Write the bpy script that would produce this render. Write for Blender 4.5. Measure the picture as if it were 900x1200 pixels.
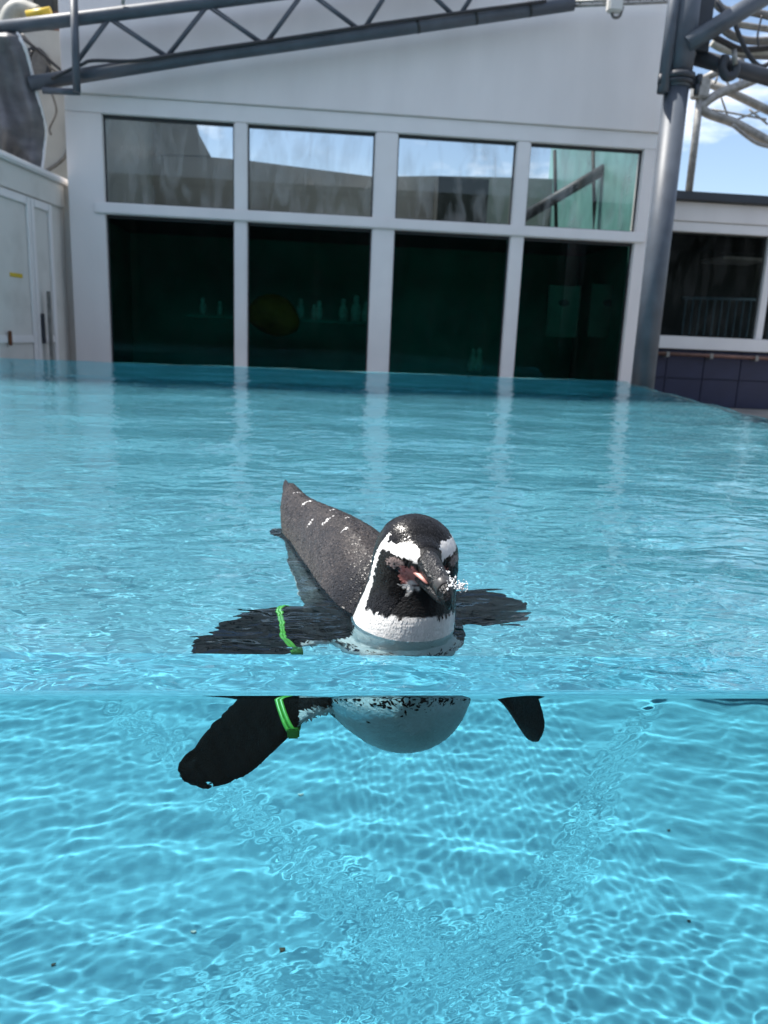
import bpy, bmesh, math, random
import numpy as np
from mathutils import Vector, Matrix

sc = bpy.context.scene
for o in list(bpy.data.objects): bpy.data.objects.remove(o)
R = math.radians
random.seed(4)

# ------------------------------------------------------------------ camera
CAM_H = .28                       # metres above the water surface (z = 0)
YAW, PITCH, ROLL, FPX = R(5.47), R(12.891), R(2.414), 905.0
FW = Vector((math.sin(YAW)*math.cos(PITCH), math.cos(YAW)*math.cos(PITCH), -math.sin(PITCH)))
_r = Vector((math.cos(YAW), -math.sin(YAW), 0)); _u = _r.cross(FW)
RT = math.cos(ROLL)*_r + math.sin(ROLL)*_u
UP = -math.sin(ROLL)*_r + math.cos(ROLL)*_u
cam = bpy.data.cameras.new('camera'); cam_o = bpy.data.objects.new('camera', cam)
sc.collection.objects.link(cam_o); sc.camera = cam_o
mw = Matrix((RT, UP, -FW)).transposed().to_4x4(); mw.translation = (0, 0, CAM_H)
cam_o.matrix_world = mw
cam.sensor_width = 36; cam.lens = FPX/1200*36; cam.clip_start = .01; cam.clip_end = 2000
cam.dof.use_dof = True; cam.dof.focus_distance = .72; cam.dof.aperture_fstop = 10.5

# ------------------------------------------------------------------ sky and sun
SUN_DIR = Vector((-.46, .13, .88)).normalized()
world = bpy.data.worlds.new('World'); sc.world = world; world.use_nodes = True
nt = world.node_tree; bg = nt.nodes['Background']
sky = nt.nodes.new('ShaderNodeTexSky'); sky.sky_type = 'NISHITA'; sky.sun_disc = False
sky.sun_elevation = math.asin(SUN_DIR.z); sky.sun_rotation = math.atan2(SUN_DIR.x, SUN_DIR.y)
sky.air_density = 1.0; sky.dust_density = 1.0; sky.ozone_density = 1.0
# thin fair-weather cloud all over the sky
tc = nt.nodes.new('ShaderNodeTexCoord'); mp = nt.nodes.new('ShaderNodeMapping'); mp.inputs['Scale'].default_value = (2.2, 2.2, 7)
ns = nt.nodes.new('ShaderNodeTexNoise'); ns.inputs['Scale'].default_value = 2.6; ns.inputs['Detail'].default_value = 8; ns.inputs['Roughness'].default_value = .55
cr = nt.nodes.new('ShaderNodeValToRGB'); cr.color_ramp.elements[0].position = .47; cr.color_ramp.elements[1].position = .68
cr.color_ramp.elements[1].color = (.75, .75, .75, 1)
mx = nt.nodes.new('ShaderNodeMix'); mx.data_type = 'RGBA'; mx.inputs[7].default_value = (10.5, 10.6, 11, 1)
nt.links.new(tc.outputs['Generated'], mp.inputs[0]); nt.links.new(mp.outputs[0], ns.inputs[0])
nt.links.new(ns.outputs[0], cr.inputs[0]); nt.links.new(cr.outputs[0], mx.inputs[0])
nt.links.new(sky.outputs[0], mx.inputs[6]); nt.links.new(mx.outputs[2], bg.inputs[0])
bg.inputs[1].default_value = .1
sun = bpy.data.lights.new('sun', 'SUN'); sun.energy = 4; sun.angle = R(.5); sun.color = (1, .96, .9)
sun_o = bpy.data.objects.new('sun', sun); sc.collection.objects.link(sun_o)
sun_o.rotation_euler = (-SUN_DIR).to_track_quat('-Z', 'Y').to_euler(); sun_o.location = SUN_DIR*20
sun.cycles.is_caustics_light = True          # real refracted light on the pool floor
sc.view_settings.view_transform = 'Standard'; sc.view_settings.look = 'None'
sc.view_settings.exposure = 1.05; sc.view_settings.gamma = 1; sc.view_settings.use_curve_mapping = False
sc.cycles.max_bounces = 14; sc.cycles.transmission_bounces = 12; sc.cycles.diffuse_bounces = 3; sc.cycles.glossy_bounces = 4
sc.cycles.transparent_max_bounces = 12
sc.cycles.use_denoising = True; sc.cycles.sample_clamp_indirect = 6

# ------------------------------------------------------------------ helpers
def at(x, y, Y):
    """photo pixel (900x1200) -> point on the vertical plane y = Y"""
    d = FW + RT*((x-450)/FPX) - UP*((y-600)/FPX)
    return Vector((0, 0, CAM_H)) + d*(Y/d.y)
def on_plane(x, y, p0, n):
    d = FW + RT*((x-450)/FPX) - UP*((y-600)/FPX); c = Vector((0, 0, CAM_H))
    return c + d*((p0-c).dot(n)/d.dot(n))

def tag(o, label=None, cat=None, group=None, kind=None):
    if label: o['label'] = label
    if cat: o['category'] = cat
    if group: o['group'] = group
    if kind: o['kind'] = kind
    return o
def empty(name, loc, label, cat, group=None):
    o = bpy.data.objects.new(name, None); sc.collection.objects.link(o); o.location = loc; o.empty_display_size = .1
    return tag(o, label, cat, group)
def link(name, me, mat, parent=None):
    o = bpy.data.objects.new(name, me); sc.collection.objects.link(o)
    if mat and not me.materials: me.materials.append(mat)
    if parent is not None:
        o.parent = parent
        # meshes hold world coordinates; only a thing's own Empty is moved
        o.matrix_parent_inverse = Matrix.Translation(-parent.location) if parent.type == 'EMPTY' else Matrix.Identity(4)
    return o
def mesh(name, V, F, mat, parent=None, smooth=False):
    me = bpy.data.meshes.new(name); me.from_pydata([tuple(v) for v in V], [], F); me.update()
    if smooth: me.polygons.foreach_set('use_smooth', [True]*len(me.polygons))
    return link(name, me, mat, parent)
def mesh_np(name, V, Q, mat, parent=None, smooth=True):
    V = np.asarray(V, dtype=np.float32); Q = np.asarray(Q, dtype=np.int32)
    me = bpy.data.meshes.new(name); me.vertices.add(len(V)); me.vertices.foreach_set('co', V.ravel())
    k = Q.shape[1]
    me.loops.add(Q.size); me.loops.foreach_set('vertex_index', Q.ravel())
    me.polygons.add(len(Q)); me.polygons.foreach_set('loop_start', np.arange(0, Q.size, k, dtype=np.int32))
    me.update(calc_edges=True)
    if smooth: me.polygons.foreach_set('use_smooth', np.ones(len(Q), dtype=bool))
    return link(name, me, mat, parent)
def box(name, a, b, mat, parent=None, bev=.006, frame=None):
    """axis box from a to b, edges bevelled; frame = (origin, ux, uy, uz)"""
    bm = bmesh.new()
    lo = [min(p, q) for p, q in zip(a, b)]; hi = [max(p, q) for p, q in zip(a, b)]
    vs = [bm.verts.new((x, y, z)) for z in (lo[2], hi[2]) for y in (lo[1], hi[1]) for x in (lo[0], hi[0])]
    for f in ((0,2,3,1), (4,5,7,6), (0,1,5,4), (2,6,7,3), (0,4,6,2), (1,3,7,5)): bm.faces.new([vs[i] for i in f])
    if bev: bmesh.ops.bevel(bm, geom=list(bm.edges), offset=min(bev, .3*min(h-l for h, l in zip(hi, lo))), segments=2, affect='EDGES')
    if frame:
        o0, ux, uy, uz = frame
        for v in bm.verts: v.co = o0 + ux*v.co.x + uy*v.co.y + uz*v.co.z
    bmesh.ops.recalc_face_normals(bm, faces=bm.faces)
    me = bpy.data.meshes.new(name); bm.to_mesh(me); bm.free()
    return link(name, me, mat, parent)
def smooth_path(pts, n=6):
    P = [Vector(p) for p in pts]; out = []
    for i in range(len(P)-1):
        p0 = P[i-1] if i else P[i]; p1, p2 = P[i], P[i+1]; p3 = P[i+2] if i+2 < len(P) else P[i+1]
        for k in range(n):
            t = k/n
            out.append(.5*((2*p1) + (p2-p0)*t + (2*p0-5*p1+4*p2-p3)*t*t + (3*p1-p0-3*p2+p3)*t**3))
    return out + [P[-1]]
def tube(name, pts, r, mat, parent=None, seg=12, curve=False):
    P = smooth_path(pts) if curve else [Vector(p) for p in pts]
    V, F = [], []
    n0 = None
    for i, p in enumerate(P):
        d = (P[min(i+1, len(P)-1)] - P[max(i-1, 0)]).normalized()
        if n0 is None: n0 = d.orthogonal().normalized()
        n0 = (n0 - d*n0.dot(d)).normalized(); b = d.cross(n0)
        rr = r[i] if isinstance(r, (list, tuple)) else r
        for k in range(seg):
            a = 2*math.pi*k/seg; V.append(p + (n0*math.cos(a) + b*math.sin(a))*rr)
    for i in range(len(P)-1):
        for k in range(seg):
            F.append((i*seg+k, i*seg+(k+1) % seg, (i+1)*seg+(k+1) % seg, (i+1)*seg+k))
    F.append(tuple(range(seg))[::-1]); F.append(tuple((len(P)-1)*seg+k for k in range(seg)))
    o = mesh(name, V, F, mat, parent)
    fl = [len(f.vertices) == 4 for f in o.data.polygons]; o.data.polygons.foreach_set('use_smooth', fl)
    return o

# ------------------------------------------------------------------ materials
def M(name, col, rough=.5, metal=0., var=.0, scale=6., bump=0., bscale=60., dirt=None, spec=.5, coord='Object', stretch=None):
    m = bpy.data.materials.new(name); m.use_nodes = True; n = m.node_tree.nodes; l = m.node_tree.links
    b = n['Principled BSDF']; b.inputs['Roughness'].default_value = rough; b.inputs['Metallic'].default_value = metal
    b.inputs['Specular IOR Level'].default_value = spec
    b.inputs['Base Color'].default_value = (*col, 1)
    t = n.new('ShaderNodeTexCoord'); src = t.outputs[coord]
    if stretch:
        q = n.new('ShaderNodeMapping'); q.inputs['Scale'].default_value = stretch; l.new(src, q.inputs[0]); src = q.outputs[0]
    if var or dirt:
        s = n.new('ShaderNodeTexNoise'); s.inputs['Scale'].default_value = scale; s.inputs['Detail'].default_value = 8
        l.new(src, s.inputs[0])
        c = n.new('ShaderNodeValToRGB'); e = c.color_ramp.elements; e[0].position = .3; e[1].position = .7
        d = dirt or tuple(v*(1-var) for v in col)
        e[0].color = (*d, 1); e[1].color = (*[min(1, v*(1+var*.5)) for v in col], 1)
        if dirt: e[0].position = .22; e[1].position = .5
        l.new(s.outputs[0], c.inputs[0]); l.new(c.outputs[0], b.inputs['Base Color'])
    if bump:
        s2 = n.new('ShaderNodeTexNoise'); s2.inputs['Scale'].default_value = bscale; s2.inputs['Detail'].default_value = 6
        l.new(src, s2.inputs[0])
        bp = n.new('ShaderNodeBump'); bp.inputs['Strength'].default_value = bump; bp.inputs['Distance'].default_value = .01
        l.new(s2.outputs[0], bp.inputs['Height']); l.new(bp.outputs[0], b.inputs['Normal'])
    return m
WHITE = M('white_paint', (.76, .72, .70), .45, var=.06, scale=2.2, bump=.08, bscale=40, stretch=(1.6, 1, .5))
WHITE2 = M('white_frame_paint', (.77, .745, .73), .35, var=.05, scale=4, bump=.04, bscale=60)
OFFW = M('aged_white_paint', (.64, .62, .58), .5, scale=3.5, dirt=(.52, .5, .46), bump=.1, bscale=30)
PLASTER = M('grey_plaster', (.46, .45, .42), .85, var=.2, scale=3, bump=.25, bscale=50)
STEEL = M('blue_grey_paint', (.075, .09, .112), .5, var=.25, scale=7, bump=.08, bscale=70)
STEELD = M('dark_blue_grey_paint', (.032, .038, .048), .5, var=.25, scale=7, bump=.08, bscale=70)
GALV = M('weathered_galvanised_steel', (.30, .29, .27), .5, metal=.35, var=.35, scale=14, bump=.1, bscale=60)
GASKET = M('dark_rubber', (.03, .033, .035), .6)
CABLE = M('black_cable', (.025, .025, .028), .5)
CABLE2 = M('grey_cable', (.16, .15, .14), .55, var=.3, scale=30)
BROWNPIPE = M('red_brown_pipe', (.18, .085, .06), .5, var=.3, scale=12)
RUST = M('rust', (.16, .06, .025), .8, var=.4, scale=40)
NAVY = M('navy_tile', (.020, .024, .062), .5, var=.15, scale=5)
GROUT = M('navy_grout', (.022, .025, .05), .8)
CONC = M('deck_concrete', (.25, .235, .215), .85, var=.3, scale=3, bump=.3, bscale=40)
GROUNDM = M('ground_darkened', (.055, .053, .05), .9, var=.25, scale=1.5, bump=.3, bscale=30)  # ground colour darkened to stand in for shade mirrored in the front pane
POOLW = M('lightened_wall_paint', (.13, .50, .58), .6, var=.08, scale=3, bump=.04, bscale=25)  # paler than the floor paint: colour makes up for sunlight the far wall misses
POOL = M('pool_paint', (.112, .312, .385), .6, var=.09, scale=2.2, bump=.04, bscale=25)
POOLD = M('dark_blue_tile', (.05, .17, .25), .4, var=.2, scale=10)
ROOM = M('dark_green_room', (.02, .34, .28), .7, var=.3, scale=2)
ROOMG = M('grey_interior', (.46, .46, .44), .8, var=.2, scale=1.2)
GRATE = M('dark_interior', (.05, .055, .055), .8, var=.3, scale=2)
YELLOW = M('yellow_plastic', (.62, .43, .03), .45, var=.1, scale=20)
PALE = M('pale_figure', (.6, .58, .5), .7, var=.3, scale=30)
MUSTARD = M('mustard_float', (.85, .17, .01), .7, var=.4, scale=6)
BOARD = M('reflected_board', (.22, .20, .16), .6, var=.15, scale=8)
HOSE = M('ribbed_hose', (.42, .41, .36), .6, var=.2, scale=20)
TRANSG = M('green_tinted_panel', (.16, .36, .34), .3, var=.2, scale=3)
BANDM = M('green_plastic', (.10, .42, .05), .35, var=.15, scale=200)
LEAF = M('brown_leaf', (.06, .04, .02), .7, var=.3, scale=60)

def glass_pane(name, tint, refl_ior, dirt):
    """thin single sheet: tinted see-through with Fresnel reflection and faint dried-on dirt"""
    m = bpy.data.materials.new(name); m.use_nodes = True; n = m.node_tree.nodes; l = m.node_tree.links; n.clear()
    out = n.new('ShaderNodeOutputMaterial'); tr = n.new('ShaderNodeBsdfTransparent'); tr.inputs[0].default_value = (*tint, 1)
    gl = n.new('ShaderNodeBsdfGlossy'); gl.inputs['Roughness'].default_value = .01; gl.inputs[0].default_value = (1, 1, 1, 1)
    fr = n.new('ShaderNodeFresnel'); fr.inputs[0].default_value = refl_ior
    mix = n.new('ShaderNodeMixShader'); l.new(fr.outputs[0], mix.inputs[0]); l.new(tr.outputs[0], mix.inputs[1]); l.new(gl.outputs[0], mix.inputs[2])
    df = n.new('ShaderNodeBsdfDiffuse'); df.inputs[0].default_value = (.5, .5, .48, 1)
    t = n.new('ShaderNodeTexCoord'); mp = n.new('ShaderNodeMapping'); mp.inputs['Scale'].default_value = (3, 3, .9)
    s = n.new('ShaderNodeTexNoise'); s.inputs['Scale'].default_value = 3; s.inputs['Detail'].default_value = 7; s.inputs['Distortion'].default_value = .6
    c = n.new('ShaderNodeValToRGB'); c.color_ramp.elements[0].position = .45; c.color_ramp.elements[1].position = .8
    c.color_ramp.elements[1].color = (dirt, dirt, dirt, 1)
    l.new(t.outputs['Object'], mp.inputs[0]); l.new(mp.outputs[0], s.inputs[0]); l.new(s.outputs[0], c.inputs[0])
    mix2 = n.new('ShaderNodeMixShader'); l.new(c.outputs[0], mix2.inputs[0]); l.new(mix.outputs[0], mix2.inputs[1]); l.new(df.outputs[0], mix2.inputs[2])
    l.new(mix2.outputs[0], out.inputs[0])
    return m
GLASS_UP = glass_pane('clear_window_glass', (.74, .77, .77), 1.5, .5)
GLASS_LO = glass_pane('green_tank_glass', (.16, .50, .44), 1.40, .008)
GLASS_RT = glass_pane('grey_window_glass', (.48, .53, .52), 1.5, .05)

# ------------------------------------------------------------------ pool: basin and water
YF, YI = .568, .648               # outer and inner face of the acrylic front
YFAR, DEPTH = 5.98, 1.75
XL = -5.6
def xr(y): return 1.85 + (y-3.0)*.182          # right rim runs slightly outward

def receiver(o): o.cycles.is_caustics_receiver = True; return o
FLARE = 1.5                        # the right wall leans outward under water
V = [(XL-.1, YI-.03, -DEPTH), (xr(YI)+FLARE+.1, YI-.03, -DEPTH), (xr(YFAR)+FLARE+.1, YFAR+.05, -DEPTH), (XL-.1, YFAR+.05, -DEPTH)]
V += [(x, y, z-.1) for x, y, z in V]
F4 = [(0,1,2,3), (7,6,5,4), (0,4,5,1), (1,5,6,2), (2,6,7,3), (3,7,4,0)]
receiver(tag(mesh('pool_floor', V, F4, POOL), kind='structure'))
RIM = -.012
def wall_prism(name, quad, z0, z1, mat, parent=None):
    V = [(x, y, z1) for x, y in quad] + [(x+(FLARE*(z1-z0)/DEPTH if x > 0 else 0), y, z0) for x, y in quad]
    return mesh(name, V, F4, mat, parent)
wf = receiver(tag(wall_prism('pool_wall_far', [(XL, YFAR), (xr(YFAR), YFAR), (xr(YFAR)+.03, YFAR+.05), (XL-.03, YFAR+.05)], -DEPTH-.02, RIM, POOLW), kind='structure'))
wr = receiver(tag(wall_prism('pool_wall_right', [(xr(YI)+.002, YI+.002), (xr(YI)+.032, YI+.002), (xr(YFAR)+.03, YFAR-.002), (xr(YFAR), YFAR-.002)], -DEPTH-.02, RIM-.020, POOLW), kind='structure'))
RIMM = M('dark_rim_edge', (.045, .075, .085), .5, var=.3, scale=8)
receiver(mesh('rim', [(x, y, z) for z in (RIM-.001, RIM-.0195) for x, y in [(xr(YI)+.002, YI+.002), (xr(YI)+.032, YI+.002), (xr(YFAR)+.03, YFAR-.002), (xr(YFAR), YFAR-.002)]], F4, RIMM, wr))
wl = receiver(tag(wall_prism('pool_wall_left', [(XL-.08, YI+.002), (XL, YI+.002), (XL, YFAR-.002), (XL-.08, YFAR-.002)], -DEPTH-.02, RIM-.001, POOLW), kind='structure'))
receiver(box('tile_band', (XL+.02, YFAR-.006, -DEPTH+.15), (xr(YFAR)+FLARE*.8, YFAR+.01, -DEPTH+.27), POOLD, wf, bev=0))

rng = np.random.default_rng(11)
WAVES = []
def add_waves(n, l0, l1, slope, spread):
    for i in range(n):
        lam = math.exp(rng.uniform(math.log(l0), math.log(l1)))
        th = math.pi/2 + rng.normal(0, spread) + (math.pi if rng.random() < .5 else 0)
        s = slope*math.sqrt(2/n)
        WAVES.append((2*math.pi/lam*math.cos(th), 2*math.pi/lam*math.sin(th), s*lam/(2*math.pi), rng.uniform(0, 6.283)))
add_waves(40, .036, .085, .0088, .75)
add_waves(36, .085, .2, .0105, .55)
add_waves(16, .28, .8, .026, .45)
def height(X, Y):
    z = np.zeros_like(X)
    for kx, ky, a, p in WAVES: z += a*np.sin(kx*X + ky*Y + p)
    damp = np.clip((Y-YF)/.14, 0, 1); damp = .04 + .96*damp*damp*(3-2*damp)
    return z*damp

def build_water():
    s = np.concatenate([np.arange(XL-.09, -.52, .013), np.arange(-.52, .8, .0035), np.linspace(.8, 1.75, 70)])
    smax = s[-1]
    ys = np.concatenate([np.arange(YF+.003, .70, .003), np.arange(.70, 1.35, .0045), np.arange(1.35, 3.6, .0095), np.arange(3.6, YFAR+.04, .018), [YFAR+.06]])
    X = np.tile(s, (len(ys), 1)); Y = np.tile(ys[:, None], (1, len(s)))
    k = (xr(Y)+.036-.8)/(smax-.8); X = np.where(X > .8, .8+(X-.8)*k, X)
    Z = height(X, Y)
    # rounded overflow lip, then the film of water running down the outside of the acrylic
    k0 = (xr(YF)+.036-.8)/(smax-.8); xf = np.where(s > .8, .8+(s-.8)*k0, s)
    zs = np.concatenate([-np.array([.0004, .0012, .0022, .0035, .005]), -np.arange(.007, .46, .0022), [-.5, -.6, -.8, -1.2, -DEPTH-.06]])[::-1]
    Xf = np.tile(xf, (len(zs), 1)); Zf = np.tile(zs[:, None], (1, len(s)))
    Xf = np.where(Xf > .8, .8+(Xf-.8)*(1+1.05*FLARE*(-Zf/DEPTH)/(xf[-1]-.8)), Xf)
    lip = np.clip(1+Zf/.0035, 0, 1); Yf = YF + .003*lip**2
    # the falling film is rippled along a U-shaped run where the sheets of water meet
    U = [(118, 818), (190, 866), (270, 935), (330, 985), (400, 1045), (470, 1100), (535, 1135), (590, 1105), (640, 1050), (682, 985), (700, 930), (722, 880), (770, 822)]
    Wd = [6, 14, 16, 24, 32, 38, 42, 36, 30, 24, 18, 12, 7]
    pts = np.array([[at(x, y, YF).x, at(x, y, YF).z] for x, y in U]); wd = np.array(Wd)*.00075
    best = np.full(Xf.shape, 1e9); along = np.zeros(Xf.shape); wid = np.ones(Xf.shape)*.01; acc = 0
    for i in range(len(pts)-1):
        a, b = pts[i], pts[i+1]; d = b-a; L = np.hypot(*d)
        t = np.clip(((Xf-a[0])*d[0]+(Zf-a[1])*d[1])/L**2, 0, 1)
        ds = np.hypot(Xf-a[0]-t*d[0], Zf-a[1]-t*d[1]); w_ = ds < best
        best = np.where(w_, ds, best); along = np.where(w_, acc+t*L, along); wid = np.where(w_, wd[i]*(1-t)+wd[i+1]*t, wid); acc += L
    mask = np.exp(-(best/wid)**2)
    r2 = np.random.default_rng(5)
    rip = np.zeros_like(Xf)
    for i in range(26):
        lam = r2.uniform(.005, .014); th = r2.uniform(0, 6.283); s_ = .16*math.sqrt(2/26)
        rip += s_*lam/6.283*np.sin(6.283/lam*(Xf*math.cos(th)+Zf*math.sin(th))+r2.uniform(0, 6.283))
    # concentric set of fine rings beside the run, wide slow sheets, and a churned area below the U
    gx, gz = at(255, 850, YF).x, at(255, 850, YF).z
    rr = np.hypot((Xf-gx)*.8, Zf-gz); ring = .00007*np.sin(6.283*rr/.007)*np.exp(-(rr/.034)**2)
    cx, cz = at(300, 1130, YF).x, at(420, 1180, YF).z
    churn = np.exp(-(((Xf-at(390, 1150, YF).x)/.13)**2+((Zf-cz)/.06)**2))
    slow = np.zeros_like(Xf)
    for i in range(12):
        lam = r2.uniform(.03, .09); th = r2.normal(0, .5)
        slow += .02*math.sqrt(2/12)*lam/6.283*np.sin(6.283/lam*(Xf*math.cos(th)+Zf*math.sin(th))+r2.uniform(0, 6.283))
    fade = np.clip(-Zf/.02, 0, 1)
    Yf = Yf - fade*(rip*(mask*1.0 + churn*.5) + ring + slow*(.25+churn*1.0))
    # top edge of the film follows the water surface
    Zf = Zf + np.clip(1+Zf/.02, 0, 1)*Z[0][None, :]
    X = np.vstack([Xf, X]); Y = np.vstack([Yf, Y]); Z = np.vstack([Zf, Z])
    nr, nc = X.shape; V = np.stack([X, Y, Z], -1).reshape(-1, 3); idx = np.arange(nr*nc).reshape(nr, nc)
    Q = np.stack([idx[:-1, :-1], idx[:-1, 1:], idx[1:, 1:], idx[1:, :-1]], -1).reshape(-1, 4)
    nfront = (len(zs)-1)*(nc-1)
    # back, sides and underside
    zb = -DEPTH-.06; n0 = len(V); extra = []; Q2 = []
    def strip(ids, flip, dx=0.):
        nonlocal n0
        top = V[ids]; low = top.copy(); low[:, 2] = zb; low[:, 0] += np.where(low[:, 0] > .8, 1.05*FLARE*DEPTH/DEPTH*1.03*np.clip((low[:, 0]-.8)/(low[:, 0].max()-.8+1e-9), 0, 1), 0) if dx == 0 else dx; m = len(ids); base = n0
        extra.append(top); extra.append(low); n0 += 2*m
        for i in range(m-1):
            q = [base+i, base+i+1, base+m+i+1, base+m+i]; Q2.append(q[::-1] if flip else q)
        return [base+m, base+2*m-1]
    rows = idx[len(zs):]
    b1 = strip(rows[-1], False); strip(rows[:, 0], False); strip(rows[:, -1], True, 1.05*FLARE*1.03)
    # small side slivers between the rows of the film and the side skirts lie inside the lip (3 mm): close the underside
    c = np.array([[V[idx[0, 0]][0], YF, zb-.001], [V[idx[0, -1]][0], YF, zb-.001]]); extra.append(c); i0 = n0; n0 += 2
    Q2.append([i0+1, i0, b1[0], b1[1]])
    V2 = np.concatenate([V]+extra); Q = np.concatenate([Q, np.array(Q2)])
    o = mesh_np('water', V2, Q, None)
    return o, nfront
def water_material(name, fine):
    m = bpy.data.materials.new(name); m.use_nodes = True; n = m.node_tree.nodes; l = m.node_tree.links; n.clear()
    out = n.new('ShaderNodeOutputMaterial'); g = n.new('ShaderNodeBsdfGlass'); g.inputs['IOR'].default_value = 1.333
    g.inputs['Roughness'].default_value = 0; g.inputs['Color'].default_value = (.83, .975, 1, 1)
    if fine:
        t = n.new('ShaderNodeTexCoord'); mp = n.new('ShaderNodeMapping'); mp.inputs['Scale'].default_value = (.75, 1.25, 1)
        s = n.new('ShaderNodeTexNoise'); s.inputs['Scale'].default_value = 15; s.inputs['Detail'].default_value = 1.5; s.inputs['Roughness'].default_value = .42; s.inputs['Distortion'].default_value = .7
        b = n.new('ShaderNodeBump'); b.inputs['Strength'].default_value = 1; b.inputs['Distance'].default_value = .0046
        l.new(t.outputs['Object'], mp.inputs[0]); l.new(mp.outputs[0], s.inputs[0]); l.new(s.outputs[0], b.inputs['Height']); 
        s2 = n.new('ShaderNodeTexNoise'); s2.inputs['Scale'].default_value = 36; s2.inputs['Detail'].default_value = 1; s2.inputs['Distortion'].default_value = .8
        b2 = n.new('ShaderNodeBump'); b2.inputs['Strength'].default_value = 1; b2.inputs['Distance'].default_value = .0013
        l.new(mp.outputs[0], s2.inputs[0]); l.new(s2.outputs[0], b2.inputs['Height']); l.new(b.outputs[0], b2.inputs['Normal']); l.new(b2.outputs[0], g.inputs['Normal'])
    l.new(g.outputs[0], out.inputs[0])
    return m
water, nfront = build_water()
water.data.materials.append(water_material('rippled_water_surface', True)); water.data.materials.append(water_material('water_film', False))
mi = np.zeros(len(water.data.polygons), dtype=np.int32); mi[:nfront] = 1; water.data.polygons.foreach_set('material_index', mi)
water.cycles.is_caustics_caster = True
tag(water, kind='structure')

# thick clear acrylic front, standing inside the overflowing water (so its index is relative to water)
ACR = bpy.data.materials.new('clear_acrylic'); ACR.use_nodes = True; n = ACR.node_tree.nodes; n.clear()
out = n.new('ShaderNodeOutputMaterial'); g = n.new('ShaderNodeBsdfGlass'); g.inputs['IOR'].default_value = 1.49/1.333; g.inputs['Color'].default_value = (.84, .975, 1, 1); g.inputs['Roughness'].default_value = 0
ACR.node_tree.links.new(g.outputs[0], out.inputs[0])
pv = [(x, y, z) for z, dx in ((-.0035, 0), (-DEPTH-.04, FLARE)) for x, y in ((XL-.06, YF+.0035), (xr(YI)+.02+dx, YF+.0035), (xr(YI)+.02+dx, YI), (XL-.06, YI))]
panel = mesh('acrylic_panel', pv, F4, ACR)
tag(panel, 'thick clear acrylic front pane of the penguin pool, brim full of water', 'window')

# ------------------------------------------------------------------ ground and deck
DECK = -.38
# one sheet to the horizon with the pool let into it
gi = [(XL-.12, YF-.03), (xr(YFAR)+1.9, YF-.03), (xr(YFAR)+1.9, YFAR+.14), (XL-.12, YFAR+.14)]; go = [(-600, -600), (600, -600), (600, 600), (-600, 600)]
tag(mesh('ground', [(x, y, -1.3) for x, y in gi+go], [(4, 5, 1, 0), (5, 6, 2, 1), (6, 7, 3, 2), (7, 4, 0, 3)], GROUNDM), kind='structure')
# raised deck behind and beside the pool (an L of two slabs with a kerb against the pool)
tag(mesh('deck_back', [(-9, YFAR+.15, DECK), (9, YFAR+.15, DECK), (9, 16, DECK), (-9, 16, DECK)] + [(-9, YFAR+.15, -1.8), (9, YFAR+.15, -1.8), (9, 16, -1.8), (-9, 16, -1.8)], F4, CONC), kind='structure')
tag(mesh('deck_right', [(xr(.4)+.6, .4, DECK-.004), (9, .4, DECK-.004), (9, YFAR+.145, DECK-.004), (xr(YFAR+.145)+.6, YFAR+.145, DECK-.004)] + [(xr(.4)+.6, .4, -.5), (9, .4, -.5), (9, YFAR+.145, -.5), (xr(YFAR+.145)+.6, YFAR+.145, -.5)], F4, CONC), kind='structure')

# ------------------------------------------------------------------ white building with the eight windows
YB = 7.2
def X_(x, y=200): return at(x, y, YB).x
def Z_(x, y): return at(x, y, YB).z
bld = empty('white_building', (X_(430), YB+.5, DECK), 'long white building with two rows of large windows and a slanting roof beam', 'building')
xa, xb = X_(81, 250), X_(778, 170)
wx = [(X_(121, 190), X_(274, 190)), (X_(290, 200), X_(438.5, 200)), (X_(465, 210), X_(603, 215)), (X_(619, 220), X_(750, 225))]
z_top = .5*(Z_(120, 133)+Z_(750, 174)); z_rt = .5*(Z_(111, 237)+Z_(756, 272)); z_rb = .5*(Z_(127, 250)+Z_(739, 285)); z_led = .5*(Z_(82, 109)+Z_(775, 156))
z_bot = -.15; z_roof = Z_(430, -60)
box('wall', (xa, YB, DECK), (wx[0][0], YB+.14, z_top), WHITE, bld)
for i in range(3):
    box('mullion', (wx[i][1], YB+.002, z_bot), (wx[i+1][0], YB+.14, z_top), WHITE2, bld, bev=.01)
box('wall', (wx[3][1], YB, DECK), (xb, YB+.14, z_top), WHITE, bld)
box('wall', (wx[0][1]-1.3, YB+.004, DECK), (wx[3][1], YB+.14, z_bot), WHITE, bld)
box('lintel', (xa, YB+.003, z_top), (xb, YB+.14, z_led), WHITE2, bld)
box('gable_wall', (xa-.004, YB-.022, z_led), (xb+.004, YB+.14, z_roof+.4), WHITE, bld)
box('rail', (X_(111, 240), YB-.022, z_rb), (X_(757, 265), YB+.13, z_rt), WHITE2, bld, bev=.01)
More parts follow.
